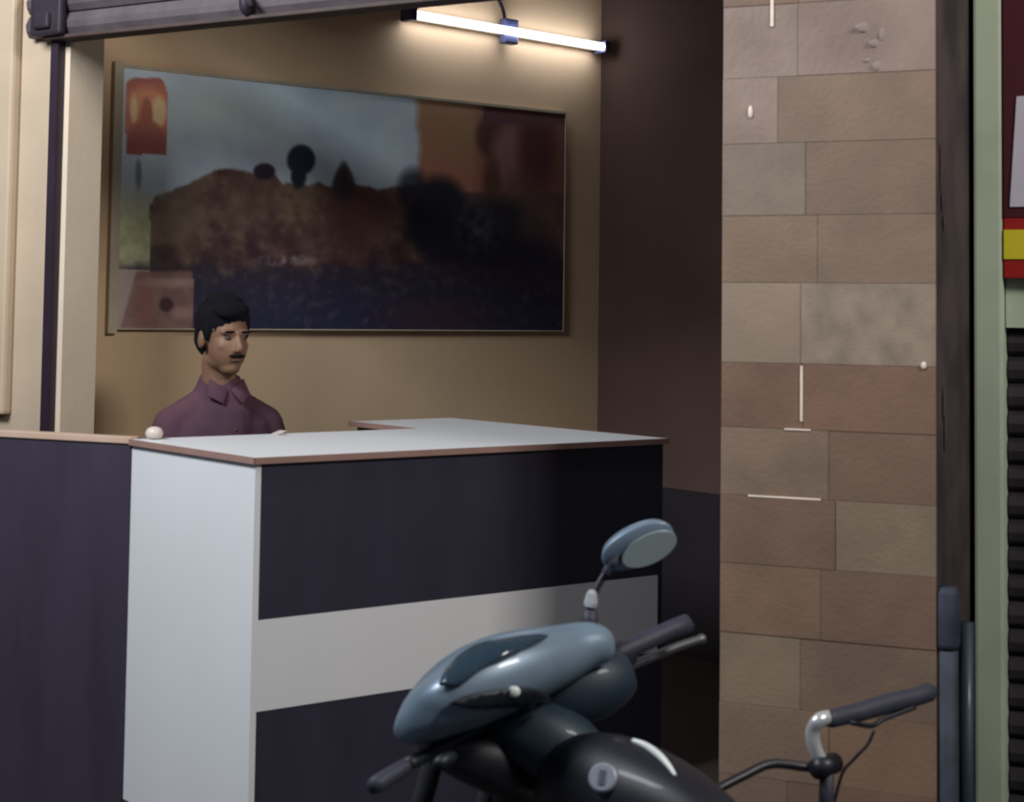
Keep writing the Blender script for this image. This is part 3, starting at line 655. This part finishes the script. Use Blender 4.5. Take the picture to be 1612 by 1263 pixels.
for i in (0, 1):
    cap(bm, Bo(0, -.02, 1.2), shl[i], .05, .045); cap(bm, shl[i], elb[i], .044, .036); cap(bm, elb[i], wri[i], .037, .024)
    k = -1 if i == 0 else 1
    pa = wri[i] + (g_ * .06 - s_ * k * .01 - Z * .015); cap(bm, wri[i], pa, .024, .030)
    for j in range(4):
        o1 = pa + s_ * (j - 1.5) * .021; ln = (.062, .07, .066, .052)[j if k < 0 else 3 - j]
        m1_ = o1 + g_ * ln * .65 - Z * .004; cap(bm, o1, m1_, .0095, .0085, 10); cap(bm, m1_, m1_ + g_ * ln * .5 - Z * .02, .0085, .0075, 10)
    th0 = wri[i] + g_ * .02 - s_ * k * .024; cap(bm, th0, th0 + g_ * .04 - s_ * k * .025, .011, .010, 10); cap(bm, th0 + g_ * .04 - s_ * k * .025, th0 + g_ * .07 - s_ * k * .022 - Z * .01, .010, .008, 10)
    cap(bm, hip[i], kne[i], .075, .052); cap(bm, kne[i], ank[i], .05, .032)
    cap(bm, ank[i] - Z * .055, ank[i] + g_ * .13 - Z * .07, .033, .026)
remesh(build('body', bm, M['skin'], man, True), .0052, 5)
bm = bmesh.new()                                                 # shirt
ell(bm, Bo(0, 0, .84), (.165, .125, .12)); cap(bm, Bo(0, 0, .84), Bo(0, -.01, 1.05), .14, .145)
ell(bm, Bo(0, -.015, 1.12), (.17, .125, .19), Matrix((s_, g_, Z)).transposed()); cap(bm, Bo(0, .0, 1.20), Bo(0, .02, 1.0), .115, .125)
for i in (0, 1):
    k = -1 if i == 0 else 1
    cap(bm, Bo(0, -.03, 1.285), shl[i] + Z * .0, .066, .062); cap(bm, shl[i], elb[i], .064, .05); cap(bm, Bo(k * .07, .0, 1.16), Bo(k * .1, 0, .95), .1, .09)
    cap(bm, elb[i], elb[i].lerp(wri[i], .8), .05, .038)
tube(bm, [Bo(0, -.022, 1.22), Bo(0, -.02, 1.29), Bo(0, -.018, 1.335), Bo(0, -.012, 1.365)], [.13, .092, .072, .062], 24)
rem = remesh(build('shirt', bm, M['shirt'], man, True), .008, 6)
bm = bmesh.new(); cols = []
for k in (-1, 1):                                                # collar leaves
    hexa(bm, [Bo(k * .006, .056, 1.318), Bo(k * .056, .030, 1.352), Bo(k * .070, .056, 1.30), Bo(k * .030, .088, 1.276), Bo(k * .006, .064, 1.321), Bo(k * .056, .038, 1.356), Bo(k * .073, .063, 1.304), Bo(k * .033, .096, 1.279)])
bmesh.ops.bevel(bm, geom=bm.edges[:], offset=.002, segments=1, affect='EDGES')
build('collar', bm, M['shirt'], man, True)
bm = bmesh.new()
for z_ in (1.20, 1.14, 1.08, 1.01): ell(bm, Bo(.002, .128 - abs(z_ - 1.08) * .12, z_), (.005, .005, .005), None, 8)
build('button', bm, M['eye'], man, True)
bm = bmesh.new(); ell(bm, Bo(0, -.01, .76), (.165, .13, .09))
for i in (0, 1): cap(bm, hip[i], kne[i], .085, .064); cap(bm, kne[i], ank[i] + Z * .02, .062, .05)
remesh(build('trousers', bm, M['trouser'], man, True), .01, 4)
bm = bmesh.new()                                                 # hair
ell(bm, Hd(0, -.022, .044), (.080, .098, .086), HM, 24); ell(bm, Hd(0, .030, .088), (.062, .056, .032), HM); ell(bm, Hd(0, -.055, -.005), (.068, .055, .07), HM)
ell(bm, Hd(-.02, .06, .085), (.045, .034, .024), HM); ell(bm, Hd(0, -.01, .11), (.058, .066, .03), HM)
for k in (-1, 1): ell(bm, Hd(k * .068, .008, .038), (.012, .028, .05), HM, 14)
ho = remesh(build('hair', bm, M['hair'], man, True), .005, 2)
tx = bpy.data.textures.new('tufts', 'CLOUDS'); tx.noise_scale = .018
dm = ho.modifiers.new('d', 'DISPLACE'); dm.texture = tx; dm.strength = .005; dm.mid_level = .5
for k in (-1, 1):
    e = bmesh.new(); ell(e, Hd(k * .028, .074, .006), (.011, .009, .006), HM, 14); eo = build('eye', e, M['eye'], man, True)
    e = bmesh.new(); ell(e, Hd(k * .028 + .002, .0820, .006), (.005, .002, .005), HM, 12); build('iris', e, M['iris'], eo, True)
    e = bmesh.new(); ell(e, Hd(k * .029, .0855, .026), (.019, .005, .004), HM, 12); build('eyebrow', e, M['hair'], man, True)
e = bmesh.new(); ell(e, Hd(-.012, .0915, -.048), (.016, .007, .005), HM, 14); ell(e, Hd(.012, .0915, -.048), (.016, .007, .005), HM, 14); build('moustache', e, M['hair'], man, True)
e = bmesh.new(); ell(e, Hd(0, .091, -.060), (.021, .008, .005), HM, 14); build('lips', e, M['lips'], man, True)
# stool under him
st = thing('stool', 'brown stool hidden under the seated person behind the counter', 'stool', Bo(0, -.02, .2))
sm = Bo(0, -.02, 0)
build('seat', tube(bmesh.new(), [sm + Z * .61, sm + Z * .618, sm + Z * .638, sm + Z * .646], [.16, .17, .17, .16], 28), M['stool'], st, True)
for a, b in ((1, 1), (1, -1), (-1, 1), (-1, -1)): build('leg', tube(bmesh.new(), [sm + V((a * .10, b * .10, .612)), sm + V((a * .15, b * .15, .201))], .014, 10), M['stool'], st, True)
